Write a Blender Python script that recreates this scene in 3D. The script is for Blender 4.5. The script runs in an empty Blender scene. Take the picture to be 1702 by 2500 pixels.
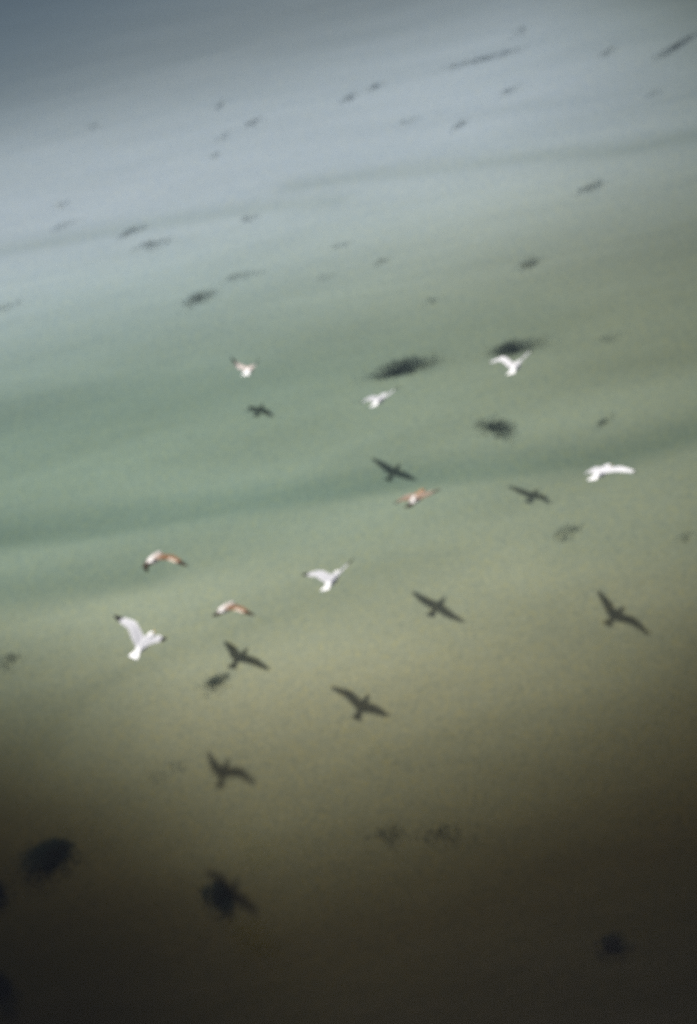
import bpy, bmesh, math, random
import numpy as np
from mathutils import Vector, Matrix, kdtree, noise

scene = bpy.context.scene
C = scene.collection
rad = math.radians

# ------------------------------------------------------------------ camera
# a snapshot taken with a 47 mm lens from a quay 15 m above the water, tilted 13 degrees
DEP, ROLL, H = rad(36.0), rad(13.0), 15.0
cam = bpy.data.cameras.new('camera')
cam_ob = bpy.data.objects.new('camera', cam)
C.objects.link(cam_ob)
fwd = Vector((0, math.cos(DEP), -math.sin(DEP)))
r0, u0 = Vector((1, 0, 0)), Vector((0, math.sin(DEP), math.cos(DEP)))
right = r0 * math.cos(ROLL) - u0 * math.sin(ROLL)
up = r0 * math.sin(ROLL) + u0 * math.cos(ROLL)
m = Matrix((right, up, -fwd)).transposed().to_4x4()
m.translation = (0, 0, H)
cam_ob.matrix_world = m
cam.sensor_fit = 'VERTICAL'
cam.sensor_height = 36.0
cam.sensor_width = 24.5
cam.lens = 36.0 * 3300 / 2500
cam.clip_start, cam.clip_end = 0.1, 6000
cam.dof.use_dof = True                       # the picture is focused a little short
cam.dof.focus_distance = 5.0
cam.dof.aperture_fstop = 1.6
scene.camera = cam_ob

# ------------------------------------------------------------------ light
SUN_TRAVEL = Vector((-0.0027, -0.0610, -0.9981)).normalized()
to_sun = -SUN_TRAVEL
sun_el = math.asin(to_sun.z)
sun_az = math.atan2(to_sun.x, to_sun.y)
world = bpy.data.worlds.new('World')
scene.world = world
world.use_nodes = True
wt = world.node_tree
bg = wt.nodes['Background']
sky = wt.nodes.new('ShaderNodeTexSky')
sky.sky_type = 'NISHITA'
sky.sun_disc = False
sky.sun_elevation = sun_el
sky.sun_rotation = sun_az
sky.air_density, sky.dust_density, sky.ozone_density = 1.0, 5.0, 2.5
wt.links.new(sky.outputs[0], bg.inputs['Color'])
bg.inputs['Strength'].default_value = 0.05

sl = bpy.data.lights.new('sun', 'SUN')
sl.energy = 2.7
sl.angle = rad(1.7)
sl.color = (1.0, 0.965, 0.90)
sun_ob = bpy.data.objects.new('sun', sl)
sun_ob.rotation_euler = SUN_TRAVEL.to_track_quat('-Z', 'Y').to_euler()
sun_ob.location = (0, 0, 60)
C.objects.link(sun_ob)

scene.render.engine = 'CYCLES'
scene.cycles.use_denoising = False           # keep the grain
scene.cycles.max_bounces = 8
scene.cycles.sample_clamp_indirect = 3.0
scene.cycles.sample_clamp_direct = 4.0
scene.cycles.transparent_max_bounces = 16
scene.cycles.filter_width = 1.6
scene.view_settings.view_transform = 'Standard'
scene.view_settings.look = 'None'
scene.view_settings.exposure = 0.62
scene.view_settings.gamma = 1.0
scene.view_settings.use_curve_mapping = False

# ------------------------------------------------------------------ helpers
def nodes_of(name):
    mt = bpy.data.materials.new(name)
    mt.use_nodes = True
    nt = mt.node_tree
    nt.nodes.clear()
    out = nt.nodes.new('ShaderNodeOutputMaterial')
    return mt, nt, out

def node(nt, kind, **kw):
    n = nt.nodes.new(kind)
    for k, v in kw.items():
        if k in n.inputs:
            n.inputs[k].default_value = v
        else:
            setattr(n, k, v)
    return n

def simple_mat(name, col, rough=0.7, var=0.0, scale=20.0):
    mt, nt, out = nodes_of(name)
    p = node(nt, 'ShaderNodeBsdfPrincipled', Roughness=rough)
    p.inputs['Base Color'].default_value = (*col, 1)
    p.inputs['Specular IOR Level'].default_value = 0.15
    if var:
        tc = node(nt, 'ShaderNodeTexCoord')
        nz = node(nt, 'ShaderNodeTexNoise', Scale=scale, Detail=3.0)
        mx = node(nt, 'ShaderNodeMix', data_type='RGBA')
        nt.links.new(tc.outputs['Object'], nz.inputs['Vector'])
        nt.links.new(nz.outputs['Fac'], mx.inputs['Factor'])
        mx.inputs['A'].default_value = (*[c * (1 - var) for c in col], 1)
        mx.inputs['B'].default_value = (*[min(1, c * (1 + var)) for c in col], 1)
        nt.links.new(mx.outputs['Result'], p.inputs['Base Color'])
    nt.links.new(p.outputs[0], out.inputs['Surface'])
    return mt

def link_mesh(name, verts, faces, mats, parent=None, smooth=True):
    me = bpy.data.meshes.new(name)
    me.from_pydata(verts, [], faces)
    me.update()
    for mt in (mats if isinstance(mats, (list, tuple)) else [mats]):
        me.materials.append(mt)
    if smooth:
        me.polygons.foreach_set('use_smooth', [True] * len(me.polygons))
    o = bpy.data.objects.new(name, me)
    C.objects.link(o)
    if parent:
        o.parent = parent
    return o

def tag(o, label=None, cat=None, group=None, kind=None):
    for k, v in (('label', label), ('category', cat), ('group', group), ('kind', kind)):
        if v:
            o[k] = v
    return o

# ------------------------------------------------------------------ the seabed
TROUGHS = [  # furrows between the sand bars: (course, extra depth, half width)
    ([(-14, 24.6), (-8.6, 23.8), (-5.3, 23.0), (-1.6, 22.5), (2.0, 22.0), (5.4, 21.5), (8.2, 21.9), (14, 22.6)], 0.14, 0.46),
    ([(-14, 39.2), (-8.3, 37.7), (-4.9, 37.3), (-0.9, 36.5), (1.5, 35.8)], 0.05, 0.5),
    ([(0.6, 37.4), (4.8, 36.4), (7.2, 35.8), (9.4, 35.0), (13.3, 34.9), (19, 34.5)], 0.05, 0.5),
    ([(-14, 22.6), (-9.0, 22.0), (-7.1, 21.5), (-5.2, 21.1), (-4.1, 20.9)], 0.10, 0.55),
    ([(-12, 20.9), (-6.0, 20.3), (-1.0, 19.9)], -0.04, 0.6),
    ([(4.0, 18.9), (7.0, 18.2), (11.0, 18.0)], 0.08, 0.8),
    ([(-12, 28.3), (-6.0, 27.6), (0.0, 27.0), (5.0, 27.2)], 0.05, 1.4),
    ([(-9, 17.0), (-2.0, 18.2), (3.0, 17.2)], 0.06, 0.9),
]

def sst(a, b, x):
    t = np.clip((x - a) / (b - a), 0, 1)
    return t * t * (3 - 2 * t)

def depth(X, Y, both=False):
    X = np.asarray(X, float)
    Y = np.asarray(Y, float)
    r = np.hypot(X - 0.3, np.minimum(Y, 30.0) - 30.0)  # drop-off towards the viewer, added so deeper water gives a vignette
    chan = X - (6.3 + 0.33 * (Y - 21))             # channel added along the right of the bank to darken that side
    left = -X - (4.6 + 0.25 * (Y - 15))            # hole added on its left, close to the quay, to darken that edge
    d = 0.50 + 2.75 * sst(11.9, 21.9, r) * (1 - 0.9 * sst(24, 36, Y)) - 0.20 * sst(27, 35, Y) * (1 - sst(42, 56, Y)) + 0.12 * sst(52, 84, Y - 0.9 * X) + 0.36 * sst(-7.0, 7.0, chan) \
        + 0.75 * sst(-2.2, 2.6, left) * (1 - sst(14, 23, Y))
    furrow = np.zeros(X.shape)
    for pl, dd, w in TROUGHS:
        best = np.full(X.shape, 1e9)
        for (ax, ay), (bx, by) in zip(pl[:-1], pl[1:]):
            dx, dy = bx - ax, by - ay
            t = np.clip(((X - ax) * dx + (Y - ay) * dy) / (dx * dx + dy * dy), 0, 1)
            best = np.minimum(best, np.hypot(X - ax - t * dx, Y - ay - t * dy))
        d = d + dd * np.exp(-(best / w) ** 2)
        furrow = furrow + dd / 0.20 * np.exp(-(best / w) ** 2)
    d = d + (1 - 0.75 * sst(24, 34, Y)) * (0.018 * np.sin(X * 0.55 + Y * 1.35 + 1.5 * np.sin(X * 0.21 + 0.6)) \
          + 0.014 * np.sin(Y * 2.3 - X * 0.42 + 1.8 * np.sin(X * 0.3 + Y * 0.12)))
    return (d, furrow) if both else d

def graded(lo, hi, near, step, grow=1.22, centre=0.0):
    out = [centre]
    for s in (1, -1):
        x, st = centre, step
        lim = hi if s > 0 else lo
        while s * x < s * lim:
            if abs(x - centre) > near:
                st *= grow
            x += s * st
            out.append(s * min(s * x, s * lim))
    return np.array(sorted(set(out)))

xs = graded(-1500, 1500, 20, 0.22)
ys = graded(-300, 3000, 33, 0.22, centre=31.0)
GX, GY = np.meshgrid(xs, ys)
GD, GF = depth(GX, GY, True)
nx, ny = len(xs), len(ys)
verts = np.stack([GX, GY, -GD], -1).reshape(-1, 3)
idx = np.arange(nx * ny).reshape(ny, nx)
faces = np.stack([idx[:-1, :-1], idx[:-1, 1:], idx[1:, 1:], idx[1:, :-1]], -1).reshape(-1, 4)

mt, nt, out = nodes_of('sand_bed')
geo = node(nt, 'ShaderNodeNewGeometry')
P = geo.outputs['Position']
def tex_noise(scale, detail=2.0, rough=0.5, dist=0.0, vec=None):
    n = node(nt, 'ShaderNodeTexNoise', Scale=scale, Detail=detail, Roughness=rough, Distortion=dist)
    nt.links.new(vec or P, n.inputs['Vector'])
    return n.outputs['Fac']
def ramp(src, stops):
    r = node(nt, 'ShaderNodeValToRGB')
    nt.links.new(src, r.inputs['Fac'])
    e = r.color_ramp.elements
    while len(e) < len(stops):
        e.new(0.5)
    for el, (p, c) in zip(e, stops):
        el.position = p
        el.color = (*c, 1)
    return r.outputs['Color']
def mixc(fac, a, b, mode='MIX'):
    n = node(nt, 'ShaderNodeMix', data_type='RGBA', blend_type=mode)
    for s, v in (('Factor', fac), ('A', a), ('B', b)):
        inp = [i for i in n.inputs if i.name == s and (i.type == 'VALUE' if s == 'Factor' else i.type == 'RGBA')][0]
        if isinstance(v, tuple):
            inp.default_value = (*v, 1)
        elif isinstance(v, (int, float)):
            inp.default_value = v
        else:
            nt.links.new(v, inp)
    return [o for o in n.outputs if o.type == 'RGBA'][0]
# long streaks of finer, greener sand lie along the bars
mp = node(nt, 'ShaderNodeMapping')
mp.inputs['Rotation'].default_value = (0, 0, rad(8))
mp.inputs['Scale'].default_value = (0.16, 0.8, 1.0)
nt.links.new(P, mp.inputs['Vector'])
streak = tex_noise(0.9, 4.0, 0.55, 0.6, mp.outputs[0])
film_attr = node(nt, 'ShaderNodeAttribute', attribute_name='algae')
vignette_attr = node(nt, 'ShaderNodeAttribute', attribute_name='vignette_tint')
sand = ramp(streak, [(0.28, (0.495, 0.475, 0.325)), (0.5, (0.545, 0.52, 0.36)), (0.74, (0.59, 0.565, 0.395))])
algae = ramp(streak, [(0.28, (0.315, 0.445, 0.385)), (0.74, (0.385, 0.53, 0.46))])
base = mixc(film_attr.outputs['Fac'], sand, algae)
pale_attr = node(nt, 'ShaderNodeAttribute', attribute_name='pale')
pale_sky_sand = ramp(streak, [(0.28, (0.48, 0.575, 0.68)), (0.74, (0.54, 0.635, 0.75))])  # pale sand with the blue of the reflected sky painted in
base = mixc(pale_attr.outputs['Fac'], base, pale_sky_sand)
sky_blue_attr = node(nt, 'ShaderNodeAttribute', attribute_name='sky_blue')
base = mixc(sky_blue_attr.outputs['Fac'], base, (0.33, 0.48, 0.68))  # sky reflection blue painted into the far bed colour
vignette_tint = ramp(streak, [(0.3, (0.30, 0.235, 0.125)), (0.7, (0.37, 0.295, 0.16))])  # browner, darker near bed: foreground vignette put into the colour
base = mixc(vignette_attr.outputs['Fac'], base, vignette_tint)
# shell grit: pale, ochre and dark specks
grit = node(nt, 'ShaderNodeTexVoronoi', Scale=24.0)
nt.links.new(P, grit.inputs['Vector'])
sep = node(nt, 'ShaderNodeSeparateColor')
nt.links.new(grit.outputs['Color'], sep.inputs[0])
gritcol = ramp(sep.outputs[0], [(0.0, (0.55, 0.60, 0.62)), (0.35, (0.95, 0.98, 0.98)), (0.65, (1.0, 1.0, 0.95)), (0.88, (1.25, 1.08, 0.62)), (1.0, (1.4, 1.35, 1.25))])
base = mixc(0.42, base, gritcol, 'MULTIPLY')
p = node(nt, 'ShaderNodeBsdfPrincipled', Roughness=0.95)
p.inputs['Specular IOR Level'].default_value = 0.1
nt.links.new(base, p.inputs['Base Color'])
wv = tex_noise(3.0, 4.0, 0.55)
bp = node(nt, 'ShaderNodeBump', Strength=0.25, Distance=0.05)
nt.links.new(wv, bp.inputs['Height'])
nt.links.new(bp.outputs[0], p.inputs['Normal'])
nt.links.new(p.outputs[0], out.inputs['Surface'])
sand_mat = mt

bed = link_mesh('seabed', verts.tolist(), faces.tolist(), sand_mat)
tag(bed, kind='structure')
n_low = 0.5 + 0.5 * np.sin(GX * 0.23 + 1.1 + 0.8 * np.sin(GY * 0.17)) * np.sin(GY * 0.13 + 0.4 * np.sin(GX * 0.3))
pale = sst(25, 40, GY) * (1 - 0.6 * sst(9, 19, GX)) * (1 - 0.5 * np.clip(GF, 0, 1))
film = np.clip(0.52 + sst(10.0, -8.0, GX - 0.2 * (GY - 22)) * 0.34 + 0.18 * n_low + 0.25 * GF, 0, 1) * sst(14.0, 23.0, GY + 0.1 * GX)
a = bed.data.attributes.new('algae', 'FLOAT', 'POINT')
a.data.foreach_set('value', film.reshape(-1).astype(np.float32))
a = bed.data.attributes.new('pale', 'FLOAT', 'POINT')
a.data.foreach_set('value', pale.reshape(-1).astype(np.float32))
a = bed.data.attributes.new('sky_blue', 'FLOAT', 'POINT')      # reflected sky blue painted on the bed, further out on the left
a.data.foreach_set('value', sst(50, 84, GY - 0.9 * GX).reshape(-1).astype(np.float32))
a = bed.data.attributes.new('vignette_tint', 'FLOAT', 'POINT')
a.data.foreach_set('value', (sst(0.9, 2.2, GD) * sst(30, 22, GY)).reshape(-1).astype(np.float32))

# ------------------------------------------------------------------ the water
mt, nt, out = nodes_of('sea_water')
geo = node(nt, 'ShaderNodeNewGeometry')
P = geo.outputs['Position']
mp = node(nt, 'ShaderNodeMapping')
mp.inputs['Rotation'].default_value = (0, 0, rad(-10))
mp.inputs['Scale'].default_value = (0.45, 1.0, 1.0)
nt.links.new(P, mp.inputs['Vector'])
swell = tex_noise(0.8, 2.0, 0.5, 0.4, mp.outputs[0])
rip = tex_noise(4.5, 3.0, 0.55, 0.3, mp.outputs[0])
b1 = node(nt, 'ShaderNodeBump', Strength=0.4, Distance=0.06)
nt.links.new(swell, b1.inputs['Height'])
b2 = node(nt, 'ShaderNodeBump', Strength=0.4, Distance=0.010)
nt.links.new(rip, b2.inputs['Height'])
nt.links.new(b1.outputs[0], b2.inputs['Normal'])
dot = node(nt, 'ShaderNodeVectorMath', operation='DOT_PRODUCT')
nt.links.new(b2.outputs[0], dot.inputs[0])
nt.links.new(geo.outputs['Incoming'], dot.inputs[1])
ab = node(nt, 'ShaderNodeMath', operation='ABSOLUTE')
nt.links.new(dot.outputs['Value'], ab.inputs[0])
om = node(nt, 'ShaderNodeMath', operation='SUBTRACT', use_clamp=True)
om.inputs[0].default_value = 1.0
nt.links.new(ab.outputs[0], om.inputs[1])
pw = node(nt, 'ShaderNodeMath', operation='POWER')
nt.links.new(om.outputs[0], pw.inputs[0])
pw.inputs[1].default_value = 5.0
fr = node(nt, 'ShaderNodeMath', operation='MULTIPLY_ADD', use_clamp=True)
nt.links.new(pw.outputs[0], fr.inputs[0])
fr.inputs[1].default_value = 0.98
fr.inputs[2].default_value = 0.02
tr = node(nt, 'ShaderNodeBsdfTransparent')
gl = node(nt, 'ShaderNodeBsdfGlossy', Roughness=0.14)
gl.inputs['Color'].default_value = (1, 1, 1, 1)
nt.links.new(b2.outputs[0], gl.inputs['Normal'])
mx = node(nt, 'ShaderNodeMixShader')
nt.links.new(fr.outputs[0], mx.inputs[0])
nt.links.new(tr.outputs[0], mx.inputs[1])
nt.links.new(gl.outputs[0], mx.inputs[2])
nt.links.new(mx.outputs[0], out.inputs['Surface'])
va = node(nt, 'ShaderNodeVolumeAbsorption', Density=1.0)
va.inputs['Color'].default_value = (0.37, 0.39, 0.35, 1)
nt.links.new(va.outputs[0], out.inputs['Volume'])
x0, x1, y0, y1, zb = -1499, 1499, -299, 2999, -4.0
wv_ = [(x0, y0, zb), (x1, y0, zb), (x1, y1, zb), (x0, y1, zb), (x0, y0, 0), (x1, y0, 0), (x1, y1, 0), (x0, y1, 0)]
wf_ = [(0, 3, 2, 1), (4, 5, 6, 7), (0, 1, 5, 4), (1, 2, 6, 5), (2, 3, 7, 6), (3, 0, 4, 7)]
water = link_mesh('water', wv_, wf_, mt, smooth=False)
tag(water, kind='structure')

# ------------------------------------------------------------------ weed clumps and rocks on the bed
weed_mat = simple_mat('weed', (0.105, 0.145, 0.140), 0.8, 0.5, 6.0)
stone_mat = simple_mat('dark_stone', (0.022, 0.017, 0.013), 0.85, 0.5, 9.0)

def mound(name, a, b, h, mat, parent, seed, kind=None):
    bm = bmesh.new()
    bmesh.ops.create_icosphere(bm, subdivisions=3, radius=1.0)
    off = Vector((seed * 3.1, seed * 1.7, seed * 0.3))
    for v in bm.verts:
        n = noise.noise(v.co * 1.6 + off) * 0.28 + noise.noise(v.co * 4.0 + off) * 0.10
        v.co *= 1 + n
        v.co = Vector((v.co.x * a, v.co.y * b, v.co.z * h))
    me = bpy.data.meshes.new(name)
    bm.to_mesh(me)
    bm.free()
    me.materials.append(mat)
    me.polygons.foreach_set('use_smooth', [True] * len(me.polygons))
    o = bpy.data.objects.new(name, me)
    C.objects.link(o)
    o.parent = parent
    return o

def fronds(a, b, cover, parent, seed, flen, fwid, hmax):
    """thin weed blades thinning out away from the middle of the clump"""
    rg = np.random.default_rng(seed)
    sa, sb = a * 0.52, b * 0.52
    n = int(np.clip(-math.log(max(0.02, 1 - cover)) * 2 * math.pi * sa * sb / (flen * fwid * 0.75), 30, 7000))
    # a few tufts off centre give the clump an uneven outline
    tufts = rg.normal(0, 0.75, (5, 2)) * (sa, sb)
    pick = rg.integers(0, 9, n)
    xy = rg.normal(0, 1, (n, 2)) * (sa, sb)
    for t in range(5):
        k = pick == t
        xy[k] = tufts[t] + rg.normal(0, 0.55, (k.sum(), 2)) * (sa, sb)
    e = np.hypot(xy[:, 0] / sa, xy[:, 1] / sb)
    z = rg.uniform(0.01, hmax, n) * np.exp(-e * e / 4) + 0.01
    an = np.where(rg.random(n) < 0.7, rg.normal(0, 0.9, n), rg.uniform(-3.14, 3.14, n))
    L, W = flen * rg.uniform(0.6, 1.4, n), fwid * rg.uniform(0.6, 1.4, n)
    bend = rg.uniform(-0.3, 0.3, n) * L
    dx, dy = np.cos(an), np.sin(an)
    V = np.zeros((n, 9, 3))
    for q, (t, w) in enumerate(((-0.5, 0.25), (0.0, 1.0), (0.5, 0.1))):
        cv = t * t * 4 - 0.5
        cx = xy[:, 0] + dx * L * t - dy * bend * cv
        cy = xy[:, 1] + dy * L * t + dx * bend * cv
        cz = z + rg.uniform(-0.02, 0.03, n)
        V[:, q * 3] = np.stack([cx - dy * W * w / 2, cy + dx * W * w / 2, cz], -1)
        V[:, q * 3 + 1] = np.stack([cx, cy, cz + W * 0.22 * w], -1)
        V[:, q * 3 + 2] = np.stack([cx + dy * W * w / 2, cy - dx * W * w / 2, cz], -1)
    one = []
    for q in (0, 3):
        one += [(q, q + 1, q + 4, q + 3), (q + 1, q + 2, q + 5, q + 4), (q, q + 3, q + 5, q + 2)]
    F = (np.array(one)[None] + 9 * np.arange(n)[:, None, None]).reshape(-1, 4)
    o = link_mesh('weed_fronds', V.reshape(-1, 3).tolist(), F.tolist(), weed_mat, parent)
    o['kind'] = 'stuff'
    return o

# x, y, half length, half width, heading, cover, kind, label
BED = [
    (-6.06, 15.67, 0.53, 0.40, 12, 1.00, 'rock', 'big black rounded rock nearest the left edge, well below the gulls'),
    (-3.32, 13.93, 0.28, 0.23, -81, 1.00, 'rock', 'black rock partly overlapped by the lowest gull shadow'),
    (2.36, 11.97, 0.24, 0.22, 9, 0.85, 'rock', 'small dark blurred rock in the dark water at lower right'),
    (-7.19, 15.53, 0.31, 0.21, -62, 0.95, 'rock', 'dark rock cut by the left edge, just below the big black rock'),
    (-7.24, 14.08, 0.42, 0.27, -64, 0.90, 'rock', 'dark rock at the bottom left corner, almost lost in deep water'),
    (-2.88, 17.44, 0.22, 0.19, 32, 0.80, 'weed', 'blue grey weed clump just under a V shaped gull shadow'),
    (-0.57, 14.16, 0.28, 0.20, -15, 0.30, 'weed', 'left of two faint weed patches side by side in dim water'),
    (0.34, 13.98, 0.31, 0.20, -4, 0.45, 'weed', 'right and darker of two faint weed patches side by side'),
    (-3.79, 16.13, 0.27, 0.18, 8, 0.25, 'weed', 'faint weed patch just left of the lower V shaped gull shadow'),
    (-6.73, 19.48, 0.28, 0.24, -2, 0.35, 'weed', 'faint weed patch at the left edge, level with the black tipped gull'),
    (3.34, 23.11, 0.34, 0.30, -47, 0.85, 'weed', 'roundish blue grey weed clump just above the dark furrow'),
    (1.92, 26.25, 0.67, 0.31, 3, 0.97, 'weed', 'longest dark weed clump, lying above the pale gull with one dark wingtip'),
    (4.54, 26.05, 0.46, 0.30, 11, 0.95, 'weed', 'dark weed clump directly behind a white gull with raised wings'),
    (3.76, 19.30, 0.22, 0.15, 11, 0.55, 'weed', 'small blue grey weed clump below the rightmost white gull'),
    (5.50, 22.53, 0.22, 0.12, 32, 0.40, 'weed', 'small faint weed clump above the rightmost white gull'),
    (5.69, 29.78, 0.32, 0.22, 37, 0.75, 'weed', 'compact dark weed clump alone on the right, above the gulls'),
    (-2.49, 31.70, 0.40, 0.31, 42, 0.90, 'weed', 'dark slanting weed clump above the gull with two dark wingtips'),
    (8.28, 32.99, 0.44, 0.24, 27, 0.65, 'weed', 'dark weed clump near the right edge under the far furrow'),
    (-3.67, 35.53, 0.42, 0.29, 5, 0.65, 'weed', 'lower right of two close weed clumps at the left far furrow'),
    (-4.26, 36.74, 0.40, 0.24, 43, 0.70, 'weed', 'upper left of two close weed clumps at the left far furrow'),
    (-1.37, 32.35, 0.45, 0.20, 5, 0.50, 'weed', 'long faint weed streak just above the dark slanting clump'),
    (-1.00, 35.73, 0.26, 0.23, 15, 0.50, 'weed', 'small grey weed clump alone right of two close clumps'),
    (2.30, 31.45, 0.23, 0.16, 32, 0.50, 'weed', 'small faint weed clump in mid water, right of a fainter one'),
    (1.33, 32.76, 0.24, 0.19, -3, 0.35, 'weed', 'very faint weed clump in mid water, left of a darker small one'),
    (-0.12, 43.24, 0.37, 0.23, 43, 0.55, 'weed', 'grey weed clump in pale far water, darkest left of the middle'),
    (-1.14, 45.75, 0.39, 0.19, 64, 0.45, 'weed', 'small faint steep weed clump highest on the left of the pale water'),
    (7.62, 44.21, 0.92, 0.36, 5, 0.65, 'weed', 'long grey weed streak in far water, right of the middle'),
    (13.44, 41.87, 1.06, 0.21, 40, 0.95, 'weed', 'darkest long weed streak in the top right corner'),
    (11.36, 42.43, 0.48, 0.18, 47, 0.50, 'weed', 'thin steep weed streak left of the dark top right streak'),
    (3.10, 43.46, 0.41, 0.22, 48, 0.60, 'weed', 'left of two weed streaks lying end to end in far water'),
    (4.06, 43.95, 0.37, 0.24, 38, 0.55, 'weed', 'right of two weed streaks lying end to end in far water'),
    (7.87, 40.84, 0.39, 0.22, 34, 0.42, 'weed', 'faint weed clump below the long grey far streak'),
    (5.84, 39.01, 0.37, 0.17, 52, 0.60, 'weed', 'short steep dark weed clump in pale water, right of the middle'),
    (4.54, 40.28, 0.30, 0.22, 1, 0.30, 'weed', 'hardly visible weed clump left of the short steep dark one'),
    (-1.61, 41.07, 0.26, 0.20, 49, 0.35, 'weed', 'faint weed clump, lowest of three in a column on the pale water'),
    (-6.37, 38.28, 0.31, 0.23, 31, 0.42, 'weed', 'faint weed clump above the far furrow near the left edge'),
    (9.41, 46.09, 0.44, 0.22, 50, 0.36, 'weed', 'faint weed clump nearest the top edge, right of the long streak'),
    (-1.16, 42.60, 0.36, 0.17, 57, 0.36, 'weed', 'faint weed clump, middle of three in a column on the pale water'),
    (11.74, 38.47, 0.33, 0.19, 38, 0.30, 'weed', 'faint weed clump at the right edge under the top right streak'),
    (5.81, 18.66, 0.16, 0.11, 15, 0.30, 'weed', 'tiny faint weed clump at the right edge, level with the brown gulls'),
    (6.58, 25.72, 0.25, 0.13, 20, 0.30, 'weed', 'tiny faint weed clump between the raised wing gull and right edge'),
    (3.15, 28.96, 0.30, 0.14, 14, 0.30, 'weed', 'faint thin weed streak above the longest dark clump'),
    (0.76, 31.29, 0.19, 0.16, 15, 0.28, 'weed', 'faintest small weed spot in mid water, left of two others'),
    (-5.63, 46.49, 0.28, 0.26, -83, 0.30, 'weed', 'faint weed clump furthest up on the left of the water'),
    (-6.43, 39.95, 0.24, 0.21, 51, 0.36, 'weed', 'tiny faint weed clump upper left, over another faint clump'),
    (-7.64, 33.68, 0.35, 0.26, 13, 0.33, 'weed', 'faint bluish weed patch at the left edge below the far furrow'),
]
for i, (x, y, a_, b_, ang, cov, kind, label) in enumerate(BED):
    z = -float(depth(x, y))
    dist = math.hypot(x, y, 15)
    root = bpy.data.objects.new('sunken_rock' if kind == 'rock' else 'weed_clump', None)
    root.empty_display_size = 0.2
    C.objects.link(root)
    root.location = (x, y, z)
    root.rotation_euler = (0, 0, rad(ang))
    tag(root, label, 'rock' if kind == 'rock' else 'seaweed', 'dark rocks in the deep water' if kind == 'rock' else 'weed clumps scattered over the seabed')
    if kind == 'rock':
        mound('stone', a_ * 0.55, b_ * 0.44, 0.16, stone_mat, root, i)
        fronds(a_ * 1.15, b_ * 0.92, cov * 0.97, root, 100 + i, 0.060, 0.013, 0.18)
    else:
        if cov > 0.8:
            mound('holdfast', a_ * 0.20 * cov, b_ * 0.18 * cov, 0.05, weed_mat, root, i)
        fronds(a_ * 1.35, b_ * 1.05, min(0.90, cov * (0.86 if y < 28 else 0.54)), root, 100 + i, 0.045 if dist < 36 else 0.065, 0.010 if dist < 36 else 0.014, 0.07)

# ------------------------------------------------------------------ gulls
mt, nt, out = nodes_of('plumage')
at = node(nt, 'ShaderNodeVertexColor', layer_name='plumage')
tc = node(nt, 'ShaderNodeTexCoord')
nz = node(nt, 'ShaderNodeTexNoise', Scale=38.0, Detail=3.0)
nt.links.new(tc.outputs['Object'], nz.inputs['Vector'])
mr = node(nt, 'ShaderNodeMapRange')
mr.inputs['To Min'].default_value = 0.86
mr.inputs['To Max'].default_value = 1.08
nt.links.new(nz.outputs['Fac'], mr.inputs['Value'])
mm = node(nt, 'ShaderNodeVectorMath', operation='SCALE')
nt.links.new(at.outputs['Color'], mm.inputs[0])
nt.links.new(mr.outputs[0], mm.inputs['Scale'])
p = node(nt, 'ShaderNodeBsdfPrincipled', Roughness=0.85)
p.inputs['Specular IOR Level'].default_value = 0.2
nt.links.new(mm.outputs[0], p.inputs['Base Color'])
nt.links.new(p.outputs[0], out.inputs['Surface'])
plumage = mt
beak_yellow = simple_mat('beak_yellow', (0.55, 0.33, 0.05), 0.4)
beak_dark = simple_mat('beak_dark', (0.05, 0.04, 0.035), 0.5)
eye_mat = simple_mat('eye', (0.01, 0.01, 0.01), 0.15)
foot_mat = simple_mat('foot_skin', (0.45, 0.25, 0.16), 0.6)

WHITE, GREY, BLACK = (0.90, 0.90, 0.89), (0.42, 0.425, 0.45), (0.020, 0.020, 0.022)
RUST, UMBER, CREAM = (0.225, 0.130, 0.075), (0.034, 0.024, 0.018), (0.52, 0.46, 0.42)

def lerp3(a, b, t):
    t = max(0, min(1, t))
    return tuple(x + (y - x) * t for x, y in zip(a, b))

def wing_colour(kind, u, v, top, sx):
    """u along the wing 0..1, v across it from leading to trailing edge 0..1"""
    if kind == 'adult':
        if u > 0.80 - 0.06 * (1 - v):
            return BLACK
        if v > 0.82 or (v < 0.10 and u < 0.8):
            return (0.66, 0.66, 0.67)
        return lerp3(GREY, (0.56, 0.56, 0.58), u) if top else (0.6, 0.6, 0.6)
    if kind == 'white':
        if u > 0.93:
            return (0.10, 0.10, 0.10)
        return lerp3((0.57, 0.565, 0.59), (0.66, 0.66, 0.67), u) if top else WHITE
    if kind == 'tawny':
        if u > 0.72:
            return (0.03, 0.03, 0.028)
        return lerp3((0.44, 0.365, 0.32), (0.56, 0.51, 0.49), v * 1.2)
    # brown young birds
    if kind == 'umber':
        if u > 0.70:
            return lerp3((0.20, 0.15, 0.12), (0.07, 0.06, 0.05), (u - 0.70) / 0.1)
        return lerp3((0.36, 0.29, 0.24), (0.24, 0.16, 0.11), v)
    if u > 0.70:
        return UMBER if u > 0.77 else lerp3((0.15, 0.07, 0.04), UMBER, (u - 0.70) / 0.07)
    if v > 0.52 and 0.40 < u < 0.70:
        return (0.55, 0.46, 0.37)
    if u < 0.20:
        return lerp3(CREAM, RUST, u / 0.2)
    return lerp3(RUST, (0.15, 0.080, 0.042), v)

def body_colour(kind, y, x):
    if kind in ('adult', 'white'):
        return WHITE if y < -0.09 or y > 0.10 else lerp3(WHITE, GREY if kind == 'adult' else (0.55, 0.55, 0.57), 0.8)
    if kind == 'tawny':
        return WHITE if y < -0.05 else (0.48, 0.40, 0.36)
    if y < -0.150:
        return UMBER
    if y < -0.02:
        return (0.78, 0.75, 0.72)
    return (0.53, 0.49, 0.46) if kind == 'brown' else (0.34, 0.20, 0.11)

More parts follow.
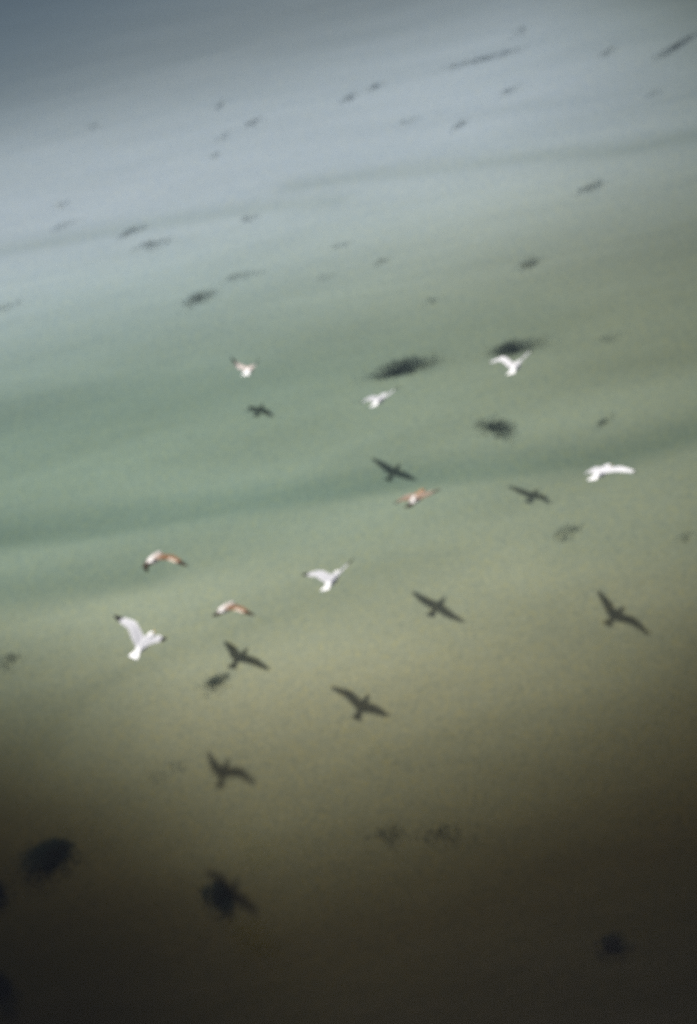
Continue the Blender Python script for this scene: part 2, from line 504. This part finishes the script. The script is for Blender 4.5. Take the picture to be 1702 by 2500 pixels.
def wing_surface(sg, angles, V, F, COL, kind, sc):
    a1, a2, s1, s2 = angles
    sh = Vector((sg * 0.045, 0.07, 0.03))
    d1 = Vector((sg * math.cos(a1) * math.cos(s1), math.sin(s1), math.sin(a1) * math.cos(s1)))
    d2 = Vector((sg * math.cos(a2) * math.cos(s2), math.sin(s2), math.sin(a2) * math.cos(s2)))
    wr = sh + d1 * 0.22
    tip = wr + d2 * 0.34
    start = Vector((sg * 0.005, 0.055, 0.02))
    N, K = 44, 12
    def bone(u):
        s = u * 0.60
        if s < 0.04:
            return start.lerp(sh, s / 0.04)
        s -= 0.04
        k = 0.07                                    # rounded wrist
        if s < 0.22 - k:
            return sh + d1 * s
        if s > 0.22 + k:
            return wr + d2 * (s - 0.22)
        t = (s - 0.22 + k) / (2 * k)
        pa, pb = wr - d1 * k, wr + d2 * k
        return pa * (1 - t) ** 2 + wr * 2 * t * (1 - t) + pb * t * t
    chords = [(0, 0.165), (0.12, 0.168), (0.35, 0.158), (0.5, 0.145), (0.65, 0.118), (0.8, 0.088), (0.9, 0.066), (0.97, 0.042), (1.0, 0.012)]
    def chord(u):
        for (ua, ca), (ub, cb) in zip(chords[:-1], chords[1:]):
            if u <= ub:
                t = (u - ua) / (ub - ua)
                return ca + (cb - ca) * t
        return chords[-1][1]
    base = len(V)
    for i in range(N + 1):
        u = i / N
        pnt = bone(u)
        d = (bone(min(1, u + 0.01)) - bone(max(0, u - 0.01))).normalized()
        back = Vector((0, -1, 0))
        c = (back - d * back.dot(d) * 0.55).normalized()
        n = d.cross(c) if sg < 0 else c.cross(d)
        n.normalize()
        if n.z < 0:
            n = -n
        cl = chord(u)
        # separate flight feathers show as teeth along the trailing edge
        cl *= 1 + (0.05 * math.sin(u * 62) if u < 0.9 else 0)
        th = (0.0105 - 0.004 * u)
        for k in range(K):
            an = 2 * math.pi * k / K
            v = 0.5 - 0.5 * math.cos(an)
            prof = math.sin(an) * (1.25 - 0.65 * v)
            camber = 0.055 * cl * 4 * v * (1 - v) * (1 - 0.5 * u)
            q = pnt + c * (cl * v) + n * (th * prof + camber)
            V.append(q * sc)
            COL.append(wing_colour(kind, u, v, math.sin(an) >= -0.2, sg))
    for i in range(N):
        for k in range(K):
            k2 = (k + 1) % K
            A = base + i * K
            F.append((A + k, A + k2, A + K + k2, A + K + k))
    F.append(tuple(base + k for k in range(K))[::-1])
    F.append(tuple(base + N * K + k for k in range(K)))

def torso_surface(V, F, COL, kind, sc):
    rings = [(0.182, 0.010, 0.012, -0.004), (0.174, 0.022, 0.023, 0.000), (0.158, 0.031, 0.033, 0.004), (0.136, 0.035, 0.037, 0.006),
             (0.112, 0.037, 0.039, 0.005), (0.084, 0.046, 0.047, 0.004), (0.050, 0.058, 0.056, 0.004), (0.005, 0.065, 0.062, 0.002),
             (-0.040, 0.060, 0.056, 0.002), (-0.085, 0.047, 0.044, 0.006), (-0.120, 0.042, 0.034, 0.010), (-0.148, 0.048, 0.021, 0.012),
             (-0.176, 0.066, 0.012, 0.012), (-0.206, 0.084, 0.0080, 0.011), (-0.226, 0.092, 0.0065, 0.010), (-0.240, 0.080, 0.006, 0.010)]
    fine = []
    for (ra, rb) in zip(rings[:-1], rings[1:]):
        for t in (0, 0.5):
            fine.append(tuple(p + (q - p) * t for p, q in zip(ra, rb)))
    fine.append(rings[-1])
    base, K = len(V), 20
    for (y, w, h, z) in fine:
        for k in range(K):
            an = 2 * math.pi * k / K
            V.append(Vector((math.cos(an) * w, y, z + math.sin(an) * h)) * sc)
            COL.append(body_colour(kind, y, math.cos(an) * w))
    for i in range(len(fine) - 1):
        for k in range(K):
            k2 = (k + 1) % K
            A = base + i * K
            F.append((A + k, A + k2, A + K + k2, A + K + k))
    F.append(tuple(base + k for k in range(K)))
    F.append(tuple(base + (len(fine) - 1) * K + k for k in range(K))[::-1])

def gull(pos, sc, yaw, pitch, bank, ang, kind, label):
    V, F, COL = [], [], []
    torso_surface(V, F, COL, kind, sc)
    wing_surface(-1, ang[0:4], V, F, COL, kind, sc)
    wing_surface(1, ang[4:8], V, F, COL, kind, sc)
    me = bpy.data.meshes.new('raw')
    me.from_pydata([tuple(v) for v in V], [], F)
    tmp = bpy.data.objects.new('raw', me)
    C.objects.link(tmp)
    bm = bmesh.new()
    bm.from_mesh(me)
    bmesh.ops.recalc_face_normals(bm, faces=bm.faces)
    bm.to_mesh(me)
    bm.free()
    md = tmp.modifiers.new('skin', 'REMESH')       # one continuous skin over torso, tail and wings
    md.mode = 'VOXEL'
    md.voxel_size = 0.0075
    ms = tmp.modifiers.new('soft', 'SMOOTH')
    ms.factor, ms.iterations = 0.5, 2
    dg = bpy.context.evaluated_depsgraph_get()
    body = bpy.data.meshes.new_from_object(tmp.evaluated_get(dg))
    bpy.data.objects.remove(tmp)
    bpy.data.meshes.remove(me)
    kd = kdtree.KDTree(len(V))
    for i, v in enumerate(V):
        kd.insert(v, i)
    kd.balance()
    ca = body.color_attributes.new('plumage', 'FLOAT_COLOR', 'POINT')
    cols = []
    for v in body.vertices:
        near = kd.find_n(v.co, 3)
        w = [1 / (d + 1e-4) for _, _, d in near]
        s = sum(w)
        c = [sum(COL[i][k] * wi for (_, i, _), wi in zip(near, w)) / s for k in range(3)]
        cols += [*c, 1.0]
    ca.data.foreach_set('color', cols)
    body.materials.clear()
    body.materials.append(plumage)
    body.polygons.foreach_set('use_smooth', [True] * len(body.polygons))
    body.name = 'gull'
    o = bpy.data.objects.new('gull', body)
    C.objects.link(o)
    R = Matrix.Rotation(yaw, 4, 'Z') @ Matrix.Rotation(pitch, 4, 'X') @ Matrix.Rotation(bank, 4, 'Y')
    o.matrix_world = Matrix.Translation(pos) @ R
    tag(o, label, 'gull', 'gulls flying over the shallow water')
    young = kind in ('brown', 'umber')
    # beak, eyes, tucked feet
    bm = bmesh.new()
    bmesh.ops.create_cone(bm, cap_ends=True, segments=8, radius1=0.011 * sc, radius2=0.003 * sc, depth=0.05 * sc,
                          matrix=Matrix.Translation(Vector((0, 0.196, -0.006)) * sc) @ Matrix.Rotation(rad(-96), 4, 'X'))
    mb = bpy.data.meshes.new('beak')
    bm.to_mesh(mb)
    bm.free()
    mb.materials.append(beak_dark if young else beak_yellow)
    ob = bpy.data.objects.new('beak', mb)
    C.objects.link(ob)
    ob.parent = o
    for s in (-1, 1):
        bm = bmesh.new()
        bmesh.ops.create_icosphere(bm, subdivisions=1, radius=0.0055 * sc, matrix=Matrix.Translation(Vector((s * 0.029, 0.158, 0.014)) * sc))
        mb = bpy.data.meshes.new('eye')
        bm.to_mesh(mb)
        bm.free()
        mb.materials.append(eye_mat)
        oe = bpy.data.objects.new('eye', mb)
        C.objects.link(oe)
        oe.parent = o
        q = [(s * 0.012 - 0.005, -0.11, -0.028), (s * 0.012 + 0.005, -0.11, -0.028), (s * 0.014 + 0.014, -0.19, -0.006), (s * 0.014 - 0.014, -0.19, -0.006),
             (s * 0.012 - 0.005, -0.11, -0.020), (s * 0.012 + 0.005, -0.11, -0.020), (s * 0.014 + 0.014, -0.19, -0.001), (s * 0.014 - 0.014, -0.19, -0.001)]
        link_mesh('foot', [tuple(c * sc for c in v) for v in q], [(0, 1, 2, 3), (7, 6, 5, 4), (0, 4, 5, 1), (1, 5, 6, 2), (2, 6, 7, 3), (3, 7, 4, 0)], foot_mat, o, smooth=False)
    return o

GULLS = [  # place, size, heading, pitch, bank, wing angles (left arm, left hand, left sweeps, then right), plumage
    ((-1.409, 25.934, 0.486), 1.164, -0.410, -0.129, -0.012, [0.161, 1.445, 0.367, -0.709, 0.654, 0.858, -0.458, -0.706], 'tawny',
     'small pale tawny gull with two dark raised wingtips, furthest left of the upper gulls'),
    ((1.099, 22.585, 1.062), 1.176, -0.703, -0.024, -0.376, [0.104, -0.241, 0.283, 0.067, 0.186, 0.312, -0.005, -0.29], 'adult',
     'white gull below the longest weed clump, one dark wingtip showing'),
    ((3.53, 20.812, 2.188), 1.128, -0.604, -0.017, -0.316, [0.774, -0.219, 0.295, 0.095, 0.556, 0.522, 0.0, -0.601], 'white',
     'white gull with raised wings flying in front of a dark weed clump'),
    ((4.091, 17.304, 2.07), 1.190, -0.908, -0.023, -0.372, [-0.165, -0.397, 0.456, 0.171, -0.106, -0.105, 0.302, -0.295], 'white',
     'rightmost gull, all white, gliding on down curved wings'),
    ((1.175, 18.242, 1.717), 1.211, -0.727, 0.036, -0.426, [-0.006, -0.311, 0.083, 0.047, 0.09, 0.175, -0.275, -0.216], 'umber',
     'brown and white gull seen edge on, alone right of the middle'),
    ((-2.931, 16.041, 3.307), 1.136, -0.447, -0.223, -0.363, [-0.361, -0.702, 0.525, 0.494, -0.475, -0.5, 0.154, -0.591], 'brown',
     'upper of two rust brown gulls with arched wings and dark tail'),
    ((-2.41, 18.003, 0.516), 1.225, -0.695, -0.211, -0.352, [-0.354, -0.531, 0.539, 0.226, -0.172, -0.369, -0.057, -0.349], 'brown',
     'lower of two rust brown gulls, just above a V shaped shadow'),
    ((-0.474, 16.448, 1.848), 1.159, -0.626, 0.016, -0.416, [0.319, 0.083, 0.385, -0.133, 0.372, 0.414, 0.098, -0.177], 'adult',
     'white gull in the middle with raised wings and two small black tips'),
    ((-3.106, 14.221, 3.285), 1.105, -0.782, 0.242, -0.049, [0.703, 0.174, 0.508, -0.148, 0.517, 0.434, 0.231, -0.163], 'adult',
     'largest white gull at lower left, broad grey wing with black tip'),
]
for g in GULLS:
    gull(*g)
